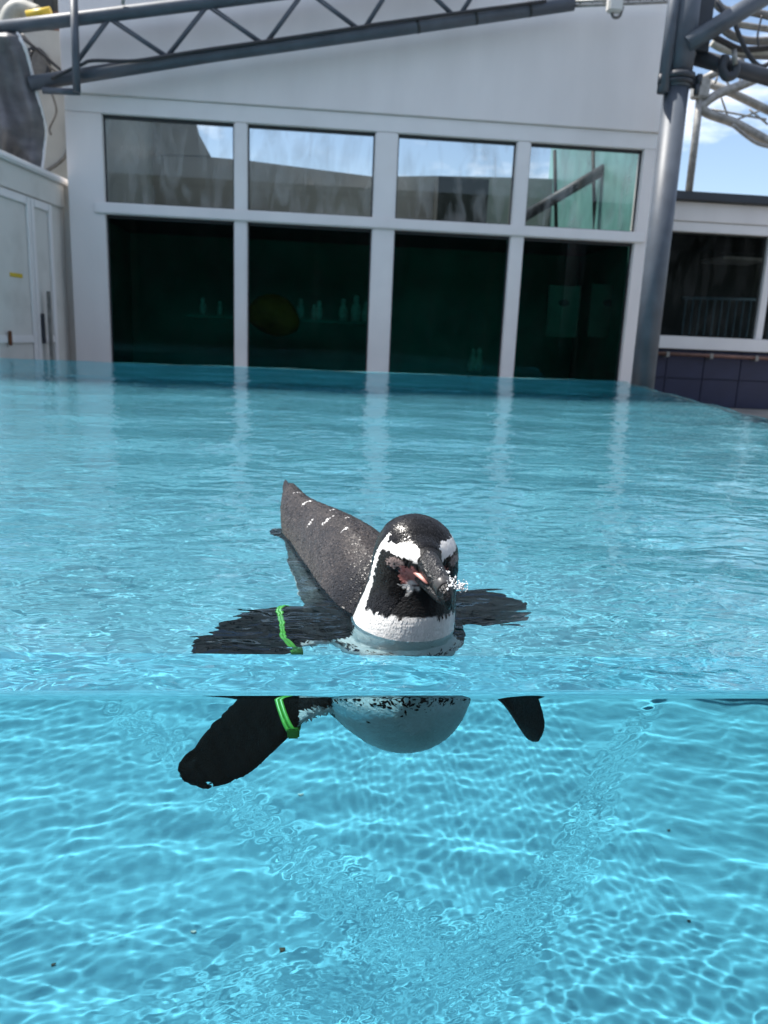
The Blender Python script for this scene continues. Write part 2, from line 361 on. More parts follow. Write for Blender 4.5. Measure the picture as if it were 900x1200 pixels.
for lo in (0, 1):
    for i, (x0, x1) in enumerate(wx):
        z0, z1 = (z_bot, z_rb) if lo else (z_rt, z_top)
        w = link('window', bpy.data.meshes.new('window'), GASKET, bld)
        bm = bmesh.new()
        t_ = .012
        for a, b in (((x0, z0), (x0+t_, z1)), ((x1-t_, z0), (x1, z1)), ((x0+t_, z0), (x1-t_, z0+t_)), ((x0+t_, z1-t_*2.2), (x1-t_, z1))):
            vs = [bm.verts.new((x, y, z)) for z in (a[1], b[1]) for y in (YB+.05, YB+.075) for x in (a[0], b[0])]
            for f in ((0,2,3,1), (4,5,7,6), (0,1,5,4), (2,6,7,3), (0,4,6,2), (1,3,7,5)): bm.faces.new([vs[k] for k in f])
        bmesh.ops.recalc_face_normals(bm, faces=bm.faces); bm.to_mesh(w.data); bm.free()
        mesh('pane', [(x0+.004, YB+.064, z0+.004), (x1-.004, YB+.064, z0+.004), (x1-.004, YB+.064, z1-.004), (x0+.004, YB+.064, z1-.004)], [(0, 1, 2, 3)], GLASS_LO if lo else GLASS_UP, w)
# rooms behind: dark green tank below, grey hall above that is open to the sky through its far clerestory
def inner(name, a, b, mat): return box(name, a, b, mat, bld, bev=0)
zf = z_rb + .03
inner('tank_room_wall', (xa+.1, YB+1.6, DECK), (xb-.1, YB+1.7, zf-.002), ROOM)
inner('side_wall', (xa+.02, YB+.145, DECK), (xa+.12, YB+3.2, z_roof), ROOMG)
inner('side_wall', (xb-.12, YB+.145, DECK), (xb-.02, YB+3.2, z_roof), TRANSG)
for a_, b_ in ((xa+.122, xa+.14), (xb-.14, xb-.122)): inner('tank_room_side', (a_, YB+.147, DECK+.07), (b_, YB+1.597, zf-.003), ROOM)
inner('hall_floor', (xa+.125, YB+.145, zf), (xb-.125, YB+3.2, zf+.05), GRATE)
inner('tank_room_floor', (xa+.125, YB+.145, DECK+.004), (xb-.125, YB+1.598, DECK+.06), ROOM)
YK = YB+3.0
zk = at(360, 190, YK).z
def cutout(name, pts, Y, t, mat):
    """flat wall piece of thickness t whose outline is given by photo pixels on the plane y = Y"""
    V = [at(x, y, Y) for x, y in pts]; n_ = len(V); V = V+[v+Vector((0, t, 0)) for v in V]
    return mesh(name, V, [tuple(range(n_))[::-1], tuple(range(n_, 2*n_))]+[(i, (i+1) % n_, n_+(i+1) % n_, n_+i) for i in range(n_)], mat, bld)
cutout('hall_wall', [(20, 290), (20, 176), (247, 184), (290, 188), (438, 207), (513, 206), (600, 208), (775, 214), (775, 290)], YK, .1, ROOMG)
cutout('hall_wall', [(20, 175), (20, -60), (180, -60), (232, 155), (247, 183)], YK-.01, .1, ROOMG)
inner('hall_cabinet', (at(513, 230, YK-.4).x, YK-.4, zf+.06), (at(572, 230, YK-.4).x, YK-.1, at(540, 208, YK-.4).z), GRATE)
tube('roof_beam', [at(600, 262, YB+1.2), at(760, 168, YB+1.2)], .055, STEELD, bld)
for x0 in (652, 697, 728): tube('glazing_bar', [at(x0, 275, YB+1.3), at(x0-2, 176, YB+1.3)], .02, GASKET, bld, seg=8)
mesh('roof_glazing', [(xa, YB+.02, z_roof+.42), (xb, YB+.02, z_roof+.42), (xb, YB+3.2, z_roof+.3), (xa, YB+3.2, z_roof+.3)], [(0, 1, 2, 3)], GLASS_UP, bld)

# boards, float and figures built behind the green glass in place of dim reflections
for px, w_, h_, ttl in ((660, 37, 58, 'pale notice board with a drawing, standing in for a reflection in green glass, beside a second board'), (712, 42, 60, 'wider pale notice board, standing in for a reflection in green glass, next to the building corner')):
    p = at(px, 365, YB+.5); k = (YB+.5)/FPX
    nb = empty('reflected_board', p, ttl, 'notice board', 'boards in place of reflections')
    box('panel', (p.x-w_/2*k, p.y, p.z-h_/2*k), (p.x+w_/2*k, p.y+.02, p.z+h_/2*k), BOARD, nb)
    bm = bmesh.new(); bmesh.ops.create_uvsphere(bm, u_segments=10, v_segments=6, radius=.04)
    for v in bm.verts: v.co = Vector((v.co.x*1.5+p.x, v.co.y*.1+p.y-.002, v.co.z*.8+p.z+.08))
    me = bpy.data.meshes.new('drawing'); bm.to_mesh(me); bm.free(); link('drawing', me, GRATE, nb)
p = at(318, 372, YB+.6)
bm = bmesh.new(); bmesh.ops.create_icosphere(bm, subdivisions=3, radius=.2)
for v in bm.verts:
    c = v.co; f = 1+.18*math.sin(9*c.x+2)*math.sin(11*c.z)+.1*math.sin(17*c.y+c.x*9)
    v.co = Vector((c.x*1.25*f+p.x, c.y*f+p.y, c.z*.95*f+p.z))
me = bpy.data.meshes.new('reflected_float'); bm.to_mesh(me); bm.free()
for f in me.polygons: f.use_smooth = True
tag(link('reflected_float', me, MUSTARD), 'mustard yellow rounded float standing in for a dim reflection in the green glass', 'float')
def figurine(name, p, h, label, cat, grp):
    prof = [(0, 0), (.16, .0), (.2, .12), (.21, .4), (.16, .62), (.09, .7), (.12, .8), (.11, .92), (.05, 1), (0, 1.01)]
    V, F = [], []; sg = 10
    for r_, z_ in prof:
        for k in range(sg):
            a = 2*math.pi*k/sg; V.append((p.x+r_*h*math.cos(a), p.y+r_*h*math.sin(a)*.8, p.z+z_*h))
    for i in range(len(prof)-1):
        for k in range(sg): F.append((i*sg+k, i*sg+(k+1) % sg, (i+1)*sg+(k+1) % sg, (i+1)*sg+k))
    return tag(mesh(name, V, F, PALE, None, True), label, cat, grp)
shelf = box('display_shelf', (X_(205, 370), YB+.62, Z_(400, 372)-.05), (X_(437, 370), YB+1.1, Z_(400, 372)-.02), ROOM)
tag(shelf, 'dark shelf behind the green glass carrying small pale figures', 'shelf')
for x_, h_ in ((238, .17), (258, .14), (352, .2), (368, .15), (374, .19), (402, .22), (417, .26), (428, .2)):
    q = at(x_, 372, YB+.8); q.z = Z_(400, 372)-.02
    figurine('figurine', q, h_, {238: 'taller of two pale figures behind the green pane beside the annex', 258: 'shorter of two pale figures behind the green pane beside the annex',
        352: 'pale figure on the dark shelf, next to the yellow float', 368: 'shortest pale figure on the shelf beyond the yellow float', 374: 'pale figure standing close behind the shortest one on the shelf',
        402: 'pale figure on the shelf just before the tallest one', 417: 'tallest pale figure on the dark shelf behind green glass', 428: 'pale figure on the shelf against the wide mullion'}[x_], 'figurine', 'shelf figures in place of reflections')
for x_ in (553, 560):
    q = at(x_, 436, YB+.3); figurine('bottle', q, .23 if x_ == 560 else .22, 'small pale bottle of a close pair behind the green glass', 'bottle', 'bottles behind the glass')

# ------------------------------------------------------------------ roof truss of painted pipe in front of the gable
YT = 6.95
tr = empty('pipe_truss', at(60, 100, YT), 'blue grey pipe truss rising across the white gable', 'truss')
tube('bottom_chord', [at(36, 98, YT), at(250, 64, YT), at(450, 36, YT), at(672, 4, YT)], .054, STEEL, tr, 16)
tube('top_chord', [at(-40, 38, YT), at(90, 22, YT), at(250, 2, YT), at(560, -38, YT)], .050, STEEL, tr, 16)
for a, b in (((92, 70), (126, 24)), ((132, 24), (189, 62)), ((200, 61), (241, 9)), ((246, 8), (303, 48)), ((316, 45), (352, -4)), ((372, -2), (416, 31)), ((431, 27), (462, -22)), ((492, -20), (527, 14)), ((542, 13), (572, -34))):
    a_, b_ = at(*a, YT), at(*b, YT); e_ = (b_-a_).normalized()*.05; tube('brace', [a_-e_, b_+e_], .019, STEEL, tr, 8)
tube('upright', [at(86, -14, YT-.1), at(90, 108, YT-.1)], .03, STEEL, tr, 10)
tube('foot_rail', [at(50, 106, YT-.06), at(93, 108, YT-.06)], .025, STEEL, tr, 8)
for x_ in (489, 557, 620): 
    c0 = at(x_, 30-(x_-489)*.146, YT)
    tube('strap', [at(x_-1.5, 30.5-(x_-490)*.146, YT), at(x_+1.5, 30-(x_-487)*.146, YT)],   .058, GASKET, tr, 16)
tube('hook', [at(144, 5, YT-.05), at(145, -8, YT-.05)], .014, GALV, tr, 8)
tag(tube('cable_run', [at(60, 92, YT-.07), at(95, 76, YT-.09), at(110, 71, YT-.07), at(160, 71, YT-.07), at(230, 60, YT-.07), at(300, 50, YT-.07), at(420, 32, YT-.07), at(450, 27, YT-.07), at(640, 1, YT-.07)], .013, CABLE, None, 6, True), 'thin black cable strapped along the lower pipe of the truss', 'cable')
tray = empty('cable_tray', at(700, 3, YT), 'grey cable tray with a small white junction box under the roof edge', 'cable tray')
for dy in (-2, 3): tube('tray_rail', [at(672, 4+dy, YT), at(790, -1+dy, YT)], .012, GALV, tray, 6)
for k in range(8): tube('tray_rung', [at(680+k*14, 1.5-k*.5, YT), at(680+k*14, 7-k*.5, YT)], .008, GALV, tray, 6)
jb = at(720, 4, YT-.05); box('junction_box', (jb.x-.06, jb.y-.05, jb.z-.07), (jb.x+.06, jb.y+.03, jb.z+.09), OFFW, tray, bev=.012)
tube('cable_loop', [at(716, 12, YT-.05), at(719, 20, YT-.05), at(726, 19, YT-.05), at(730, 8, YT-.05)], .012, CABLE2, tray, 6, True)

# ------------------------------------------------------------------ annex with panelled doors on the left
th = math.atan2(29, FPX)+YAW
A0 = at(76, 217, YB+.12); ax = Vector((math.sin(th), math.cos(th), 0)); an = Vector((math.cos(th), -math.sin(th), 0))   # ax runs away from us, an faces the pool
fr = (A0, ax, -an, Vector((0, 0, 1)))
def aloc(x, y):
    p = on_plane(x, y, A0, an); d = p-A0; return d.dot(ax), d.z
anx = empty('white_annex', A0+Vector((0, 0, DECK-A0.z)), 'low white annex with panelled doors beside the white building', 'building')
zd = DECK-A0.z
box('wall', (-1.16, .02, zd), (0, .25, 0), OFFW, anx, frame=fr)
box('coping', (-1.18, -.04, -.005), (.01, .28, .045), WHITE2, anx, bev=.012, frame=fr)
s_g = aloc(20, 224)[1]
box('fascia', (-1.16, 0, aloc(30, 228)[1]), (-.02, .019, -.006), OFFW, anx, bev=.006, frame=fr)
def door(t0, t1, name='door'):
    zt = aloc(20, 236)[1]; d = box(name, (t0, .006, zd), (t1, .019, zt+.06), OFFW, anx, bev=.003, frame=fr)
    w = t1-t0; st = .055
    box('stile', (t0, -.012, zd), (t0+st, .005, zt+.06), WHITE2, d, bev=.005, frame=fr)
    box('stile', (t1-st, -.012, zd), (t1, .005, zt+.06), WHITE2, d, bev=.005, frame=fr)
    zr = aloc(20, 402)[1]
    for z_ in (zt, zr, zd+.05): box('door_rail', (t0+st+.001, -.011, z_), (t1-st-.001, .005, z_+.06), WHITE2, d, bev=.005, frame=fr)
    return d
tA, tB, tC = aloc(-14, 300)[0], aloc(38, 300)[0], aloc(62, 300)[0]
d1 = door(tA, tB-.01); d2 = door(tB, tC)
hx = aloc(51, 385)
box('handle', (hx[0]-.018, -.07, hx[1]-.26), (hx[0]+.018, -.045, hx[1]+.3), GALV, d2, bev=.006, frame=fr)
box('handle_plate', (hx[0]-.07, -.03, hx[1]-.12), (hx[0]-.025, -.013, hx[1]+.12), STEELD, d2, bev=.004, frame=fr)
hx = aloc(9, 397); box('hinge', (hx[0]-.02, -.03, hx[1]-.05), (hx[0]+.015, -.013, hx[1]+.06), RUST, d1, bev=.004, frame=fr)
l0, l1 = aloc(12, 319), aloc(27, 326)
box('yellow_label', (l0[0], .0025, min(l0[1], l1[1])), (l1[0], .0055, max(l0[1], l1[1])), YELLOW, d1, bev=0, frame=fr)
box('corner_post', (.02, -.03, zd), (.12, .2, .03), OFFW, anx, frame=fr)
# plain back wall and gear above the annex
YW = YB+.95
bw = empty('back_wall', at(40, 150, YW)*1, 'plain grey plaster wall above the annex roof', 'wall')
bw.location.z = DECK
box('wall_body', (at(-60, 100, YW).x, YW, DECK), (at(84, 100, YW).x, YW+.2, at(40, 34, YW).z), PLASTER, bw)
tube('conduit', [at(76, 60, YW-.05), at(80, 130, YW-.05), at(78, 180, YW-.05), at(50, 203, YW-.05)], .018, CABLE2, bw, 8, True)
c0 = at(43, 76, YW-.04)
vent = empty('round_vent', c0, 'round dark vent cover on the grey plaster wall', 'vent')
for nm, r0, r1, y0, mt in (('rim', .10, .125, -.03, CABLE), ('cover', 0, .10, -.015, CABLE2)):
    V, F = [], []
    for r_, y_ in ((r0, y0+.02), (r0 if r0 else .001, y0), (r1, y0), (r1, y0+.05)):
        for k in range(20): a = k*math.pi/10; V.append((c0.x+r_*math.cos(a), c0.y+y_, c0.z+1.15*r_*math.sin(a)))
    for i in range(3):
        for k in range(20): F.append((i*20+k, i*20+(k+1) % 20, (i+1)*20+(k+1) % 20, (i+1)*20+k))
    mesh(nm, V, F, mt, vent)
for i, pts in enumerate((((22, 42), (44, 58), (62, 74), (74, 84)), ((26, 40), (46, 62), (58, 78), (70, 86)), ((38, 60), (34, 72), (36, 88), (50, 96)), ((60, 108), (66, 130), (58, 150), (60, 158)))):
    tag(tube('loose_cable', [at(*p, YW-.25+.03*i) for p in pts], .014-.002*(i % 2), CABLE2 if i % 2 else CABLE, None, 6, True),
        ['thick black cable sloping down past the round vent', 'grey cable sloping down past the round vent', 'black cable curled round the vent cover', 'grey cable hanging below the truss end'][i], 'cable')
# tarpaulin hanging over equipment
TARP = M('grey_woven_tarp', (.13, .128, .135), .42, var=.3, scale=5, bump=.35, bscale=90, stretch=(1, 1, 3))
YTA = 6.75
tp = empty('tarpaulin', at(20, 195, YTA), 'crumpled grey woven tarpaulin with a white hem hanging above the annex', 'tarpaulin')
L = [(-70, 20), (-70, 70), (-70, 120), (-70, 200)]; Rr = [(14, 26), (30, 58), (54, 152), (48, 204)]
nu, nv = 36, 40; V, F = [], []
rg = random.Random(3)
fold = [(rg.uniform(-.5, 1), rg.uniform(-1, 1), rg.uniform(4, 13), rg.uniform(0, 6), rg.uniform(.04, .09)) for _ in range(9)]
def lerp_edge(E, t):
    t = t*(len(E)-1); i = min(int(t), len(E)-2); f_ = t-i
    return E[i][0]*(1-f_)+E[i+1][0]*f_, E[i][1]*(1-f_)+E[i+1][1]*f_
for j in range(nv+1):
    v = j/nv; a = lerp_edge(L, v); b = lerp_edge(Rr, v)
    for i in range(nu+1):
        u_ = i/nu; x_, y_ = a[0]*(1-u_)+b[0]*u_, a[1]*(1-u_)+b[1]*u_
        dd = sum(am*abs(math.sin(w_*(u_*ca+v*sa)+ph)) for ca, sa, w_, ph, am in fold)
        V.append(at(x_, y_, YTA-.1+.1*u_+dd*(.2+.8*v)+(.35*(1-v*6) if v < .166 else 0)))
for j in range(nv):
    for i in range(nu): F.append((j*(nu+1)+i, j*(nu+1)+i+1, (j+1)*(nu+1)+i+1, (j+1)*(nu+1)+i))
sheet = mesh('sheet', V, F, TARP, tp, True); md = sheet.modifiers.new('thick', 'SOLIDIFY'); md.thickness = .006
tube('hem', [V[j*(nu+1)+nu] for j in range(0, nv+1, 2)], .016, WHITE2, tp, 8)
hz = empty('vent_hose', at(30, 20, 7.4), 'bent grey duct hose with a yellow end behind the truss', 'hose')
tube('hose', [at(8, 40, 7.4), at(12, 20, 7.4), at(22, 11, 7.4), at(34, 14, 7.4), at(44, 18, 7.4)], .075, HOSE, hz, 14, True)
tube('yellow_end', [at(32, 19, 7.3), at(60, 14, 7.3)], .04, YELLOW, hz, 12)
sh = empty('roof_shed', at(25, 10, 8.6), 'brownish roof hut with a dark opening behind the truss', 'hut'); sh.location.z = at(40, 34, 8.6).z
box('hut_wall', (at(-60, 0, 8.6).x, 8.6, at(40, 34, 8.6).z), (at(38, 0, 8.6).x, 9.4, at(40, -40, 8.6).z), PLASTER, sh)
box('opening', (at(38.5, 0, 8.6).x, 8.62, at(40, 34, 8.6).z), (at(61, 0, 8.6).x, 9.4, at(40, -40, 8.6).z), GRATE, sh)
box('parapet', (at(61.5, 0, 8.6).x, 8.6, at(40, 34, 8.6).z), (at(78, 0, 8.6).x, 8.8, at(66, 13, 8.6).z), BROWNPIPE, sh)

# ------------------------------------------------------------------ steel column and gear at the right
YC = 6.25
cb = at(754, 440, YC); cx_ = cb.x
def cz(y, x=790): return at(x, y, YC).z
col = empty('steel_column', (cx_, YC, DECK), 'round dark blue grey steel column at the corner of the pool', 'column')
tube('shaft', [(cx_, YC, DECK), (cx_, YC, cz(104))], .094, STEEL, col, 24)
tube('upper_shaft', [(cx_+.005, YC, cz(104)+.002), (cx_+.005, YC, cz(-60))], .10, STEEL, col, 24)
tube('side_pipe', [(cx_-.12, YC-.04, cz(112)), (cx_-.105, YC-.04, cz(-60))], .045, STEEL, col, 14)
for z_, r_ in ((cz(91), .128), (cz(97), .12)):
    tube('flange', [(cx_, YC, z_-.02), (cx_, YC, z_+.02)], r_, STEELD, col, 24)
for dx_, dz in ((-.15, 0), (.15, .02), (.14, -.05), (-.14, -.06)):
    tube('bolt', [(cx_+dx_, YC-.05, cz(97)+dz-.035), (cx_+dx_, YC-.05, cz(97)+dz+.035)], .022, STEELD, col, 6)
box('lug', (cx_+.1, YC-.04, cz(101)), (cx_+.17, YC+.04, cz(88)), STEELD, col, bev=.012)
tube('base_plate', [(cx_, YC, DECK+.001), (cx_, YC, DECK+.03)], .17, STEELD, col, 20)
YG = YC-.02
tube('raking_strut', [at(803, 53, YG-.05), at(915, -15, YG-.05)], .064, STEEL, col, 16)
tube('cross_pipe', [at(812, 66, YC+.12), at(915, 95, YC+.12)], .058, STEELD, col, 16)
box('gusset', (at(812, 30, YC).x+.0, YC+.05, at(825, 60, YC+.05).z), (at(838, 30, YC).x, YC+.09, at(825, -40, YC+.05).z), STEELD, col, bev=.006)
tube('thin_strut', [at(838, -4, YC+.2), at(851, 20, YC+.2), at(852, 22, YC+.2)], .02, STEELD, col, 8)
cl = at(856, 78, YC+.02)
ck = empty('pipe_clamp', cl, 'dark hook clamp gripping the cross pipe beside the column', 'clamp')
tube('jaw', [at(850, 66, YC+.03), at(846, 80, YC+.03), at(852, 90, YC+.03), at(861, 86, YC+.03), at(862, 74, YC+.03)], .035, STEELD, ck, 10, True)
tube('screw', [at(860, 58, YC+.0), at(862, 76, YC+.0)], .02, GALV, ck, 8)
coil = empty('cable_coil', at(880, 40, 7.2), 'loops of brown and grey hose hanging under the steelwork', 'cable coil')
for k, pts in enumerate((((915, 22), (880, 14), (850, 12), (838, 2)), ((915, 36), (880, 31), (862, 27), (846, 14)), ((915, 46), (880, 48), (855, 40), (838, 22)), ((915, 54), (872, 58), (850, 50), (832, 40)), ((915, 60), (880, 60), (850, 58), (834, 50)), ((915, 67), (890, 66), (868, 64), (846, 58)))):
    tube('loop', [at(*p, 7.2+.12*k) for p in pts], .028 if k % 2 else .034, [CABLE2, GALV, CABLE2, CABLE, HOSE, CABLE2][k], coil, 8, True)
tag(tube('drop_cable', [at(858, 18, 7.0), at(868, 46, 7.0), at(880, 68, 7.0), at(892, 78, 7.0), at(905, 72, 7.0)], .02, CABLE, None, 8, True), 'black cable dropping diagonally in front of the hose loops', 'cable')
tag(tube('thin_wire', [at(893, 18, 7.1), at(888, 40, 7.1), at(889, 56, 7.1)], .009, CABLE, None, 6, True), 'thin black wire hanging between the hose loops', 'wire')

# lattice gantry further back against the sky
YL = 11.0
gan = empty('lattice_gantry', at(808, 224, YL), 'weathered grey lattice gantry of curved pipes behind the column', 'gantry')
tube('post', [at(807, 226, YL), at(815, 160, YL), at(822, 96, YL)], .05, GALV, gan, 12)
box('post_head', (at(812, 100, YL).x, YL-.08, at(818, 116, YL).z), (at(830, 100, YL).x, YL+.08, at(818, 92, YL).z), GALV, gan, bev=.02)
tube('chord', [at(824, 93, YL), at(845, 82, YL), at(870, 70, YL)], .05, GALV, gan, 10)
tube('chord', [at(832, 98, YL+.3), at(860, 110, YL+.3), at(910, 134, YL+.3)], .055, GALV, gan, 10)
tube('chord', [at(892, 90, YL), at(866, 101, YL), at(842, 110, YL), at(826, 121, YL), at(824, 128, YL), at(832, 134, YL), at(858, 143, YL), at(885, 157, YL), at(912, 172, YL)], .06, GALV, gan, 12, True)
tube('cable', [at(858, 146, YL-.1), at(875, 160, YL-.1), at(890, 169, YL-.1), at(912, 174, YL-.1)], .025, GALV, gan, 8, True)
for a, b in (((834, 128), (898, 140)), ((858, 142), (890, 130)), ((845, 114), (853, 137)), ((838, 98), (842, 86)), ((850, 92), (856, 104)), ((866, 100), (868, 88)), ((878, 128), (900, 146))):
    tube('tie_rod', [at(*a, YL+.1), at(*b, YL+.1)], .014, GALV, gan, 6)

# ------------------------------------------------------------------ building behind at the right
YR = 8.6
rb = empty('navy_tiled_building', (at(860, 350, YR).x, YR+.3, DECK), 'single storey building with a wide window over navy tiles', 'building')
x0, x1 = at(700, 350, YR).x, at(900, 350, YR).x+2.5
def zr(x, y): return at(x, y, YR).z
zt0, zt1, zs0, zs1, zw0, zw1 = zr(850, 229), zr(850, 239), zr(850, 239), zr(850, 274), zr(850, 396), zr(850, 411)
box('fascia', (x0, YR-.03, zr(850, 262)), (x1, YR+.2, zs0-.002), WHITE, rb)
box('fascia_lip', (x0, YR-.01, zs1), (x1, YR+.2, zr(850, 262)-.002), WHITE2, rb)
box('roof_edge', (x0-.1, YR-.12, zt1+.002), (x1+.1, YR+.3, zt0), STEELD, rb)
xm = at(897, 330, YR).x
rw = box('window', (x0+.05, YR+.06, zw0-.001), (x1-.05, YR+.075, zw0+.02), GASKET, rb, bev=0)
for a, b in ((x0+.05, xm-.02), (xm+.06, xm+1.6)): mesh('pane', [(a, YR+.05, zw0), (b, YR+.05, zw0), (b, YR+.05, zs1), (a, YR+.05, zs1)], [(0, 1, 2, 3)], GLASS_RT, rw)
box('mullion', (xm-.02, YR, zw0+.001), (xm+.06, YR+.1, zs1-.001), WHITE2, rb)
box('sill', (x0, YR-.05, zw1), (x1, YR+.12, zw0-.002), WHITE2, rb)
base = box('base_wall', (x0, YR+.015, DECK), (x1, YR+.2, zw1-.002), GROUT, rb, bev=0)
tw = .44; th_ = (zw1-DECK-.01)/2; nt_ = int((x1-x0)/tw)
tile = box('tile', (0, 0, 0), (tw-.008, .014, th_-.008), NAVY, base, bev=.003); first = True
for r_ in range(2):
    for c_ in range(nt_):
        t = tile if first else tile.copy()
        if not first: sc.collection.objects.link(t)
        first = False
        t.location = Vector((x0+c_*tw+.004, YR, DECK+.004+r_*th_))
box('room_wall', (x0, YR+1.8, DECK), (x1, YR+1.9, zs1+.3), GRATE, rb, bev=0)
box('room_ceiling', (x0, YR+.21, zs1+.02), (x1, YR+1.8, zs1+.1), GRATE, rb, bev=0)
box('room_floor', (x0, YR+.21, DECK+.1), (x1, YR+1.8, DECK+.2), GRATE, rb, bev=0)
box('room_side', (x0-.1, YR+.0, DECK), (x0-.002, YR+1.9, zt0), WHITE, rb, bev=0)
cp = at(862, 307, YR+1.2); box('ceiling_lamp', (cp.x-.32, cp.y-.3, cp.z), (cp.x+.3, cp.y+.3, cp.z+.03), WHITE2, rb)
bp_ = empty('brown_pipe', (at(850, 418, YR-.09).x, YR-.09, DECK), 'red brown service pipe on brackets along the navy tiles', 'pipe')
tube('pipe_body', [at(768, 414, YR-.09), at(920, 421, YR-.09)], .02, BROWNPIPE, bp_, 10)
for x_ in (782, 833, 886):
    p = at(x_, 414.5+(x_-768)*.046, YR-.09); box('bracket', (p.x-.02, p.y-.025, p.z-.03), (p.x+.02, YR-.003, p.z+.03), GALV, bp_, bev=.004)
rl = empty('reflected_railing', (at(850, 380, YR+1).x, YR+1, DECK+.2), 'pale blue railing standing in for a fence reflected in the wide window', 'railing')  # bars placed indoors in place of a fence's reflection in the glass
BLUE = M('pale_blue_paint', (.25, .36, .42), .5, var=.2, scale=10)
tube('top_rail', [at(800, 349, YR+1), at(915, 352, YR+1)], .018, BLUE, rl, 8)
for k in range(13):
    q = at(804+k*8.5, 351, YR+1); tube('bar', [q, (q.x, q.y, DECK+.2)], .012, BLUE, rl, 6)
kb = at(870, 478, 5.4)

# ------------------------------------------------------------------ added, unseen shelter facing the pool (put in to darken reflections in the lower panes)
DGREEN = M('dark_green_boarding', (.018, .035, .028), .7, var=.35, scale=4, bump=.2, bscale=30)
vs = empty('reflection_screen', (0, -4.2, -1.3), 'unseen dark green boarded shelter mirrored faintly in the lower panes', 'screen')
for k in range(48): box('board', (-9+k*.53, -4.2, -1.29), (-9+k*.53+.526, -4.16, 3.3), DGREEN, vs, bev=.006)
box('backing', (-9.1, -4.3, -1.29), (16.5, -4.21, 3.3), DGREEN, vs, bev=0)
box('screen_roof', (-9.2, -5.6, 3.302), (16.6, -3.6, 3.42), DGREEN, vs, bev=.01)
for k in range(7): box('post', (-8+k*4-.07, -3.8, -1.29), (-8+k*4+.07, -3.66, 3.3), DGREEN, vs, bev=.01)
box('bench', (-6, -4.1, -.86), (6, -3.9, -.8), OFFW, vs, bev=.01)

# ------------------------------------------------------------------ the penguin
HC = Vector((.102, .737, .060)); HF = Vector((.22, -.97, -.10)).normalized()
HR = HF.cross(Vector((0, 0, 1))).normalized()          # towards the bird's right side is -HR (it faces us)
HU = HR.cross(HF)
TAILD = Vector((-.28, .955, .05)).normalized()
def ring_loft(bm, secs, seg=28):
    """secs: (centre, axis_a vector, axis_b vector) ellipses"""
    rings = []
    for c, a, b in secs:
        rings.append([bm.verts.new(Vector(c) + Vector(a)*math.cos(t) + Vector(b)*math.sin(t)) for t in [2*math.pi*k/seg for k in range(seg)]])
    for r0, r1 in zip(rings, rings[1:]):
        for k in range(seg): bm.faces.new((r0[k], r0[(k+1) % seg], r1[(k+1) % seg], r1[k]))
    bm.faces.new(rings[0][::-1]); bm.faces.new(rings[-1])
def dense(rows, n=5):
    """Catmull-Rom through tuples of floats"""
    out = []
    A = [np.array(r, float) for r in rows]
    for i in range(len(A)-1):
        p0 = A[max(i-1, 0)]; p1, p2 = A[i], A[i+1]; p3 = A[min(i+2, len(A)-1)]
        for k in range(n):
            t = k/n; out.append(.5*(2*p1+(p2-p0)*t+(2*p0-5*p1+4*p2-p3)*t*t+(3*p1-p0-3*p2+p3)*t**3))
    return out+[A[-1]]
bm = bmesh.new()
SPINE = [(-.034, 1.19, .046, .007, .003, .003), (-.027, 1.155, .033, .019, .013, .009), (-.012, 1.105, .012, .033, .035, .022), (.012, 1.045, -.016, .050, .066, .036),
         (.036, .98, -.034, .067, .087, .050), (.059, .905, -.046, .079, .100, .058), (.075, .84, -.049, .085, .095, .064), (.087, .78, -.048, .080, .085, .070),
         (.095, .73, -.053, .064, .064, .062), (.098, .70, -.056, .045, .046, .046), (.100, .682, -.057, .018, .02, .02)]
D = dense(SPINE, 4); rings = []
for i, s in enumerate(D):
    a, b = D[max(i-1, 0)], D[min(i+1, len(D)-1)]
    d = Vector((b[0]-a[0], b[1]-a[1], (b[2]-a[2])*.5)).normalized(); lat = d.cross(Vector((0, 0, 1))).normalized(); v = lat.cross(d); ring = []
    for k in range(32):
        t = 2*math.pi*k/32; sn = math.sin(t); rv = max(s[4] if sn > 0 else s[5], .002)
        ring.append(bm.verts.new(Vector(s[:3])+lat*(max(s[3], .002)*math.cos(t)*(1-.34*max(sn, 0)))+v*(rv*sn)))      # keeled back, broad flanks
    rings.append(ring)
for r0, r1 in zip(rings, rings[1:]):
    for k in range(32): bm.faces.new((r0[k], r0[(k+1) % 32], r1[(k+1) % 32], r1[k]))
bm.faces.new(rings[0][::-1]); bm.faces.new(rings[-1])
NECK = [(.087, .762, -.06, .060, .064), (.092, .742, -.02, .0535, .060), (.097, .735, .012, .0485, .054), (.1015, .736, .038, .0432, .048),
        (.104, .738, .060, .0420, .0470), (.105, .740, .080, .0385, .0430), (.104, .742, .096, .0280, .0305), (.104, .742, .104, .0140, .0150), (.104, .742, .1065, .003, .003)]
secs = []
for s in dense(NECK, 4):
    hf = Vector((HF.x, HF.y, 0)).normalized(); hr = Vector((HR.x, HR.y, 0)).normalized()
    secs.append((s[:3], hr*max(s[3], .002), -hf*max(s[4], .002)))
ring_loft(bm, secs)
# face running forward into the bill
B0 = Vector((.108, .694, .069)); BD = Vector((.31, -.89, -.30)).normalized(); BR = BD.cross(Vector((0, 0, 1))).normalized(); BU = BR.cross(BD)
fa = B0-HC
secs = []
for k_, w_, h_ in ((-.2, .036, .034), (.35, .0345, .032), (.65, .029, .0275), (.9, .0215, .022), (1.08, .0150, .0165), (1.2, .010, .012)):
    secs.append((HC+fa*k_, HR*w_, HU*h_))
ring_loft(bm, secs)
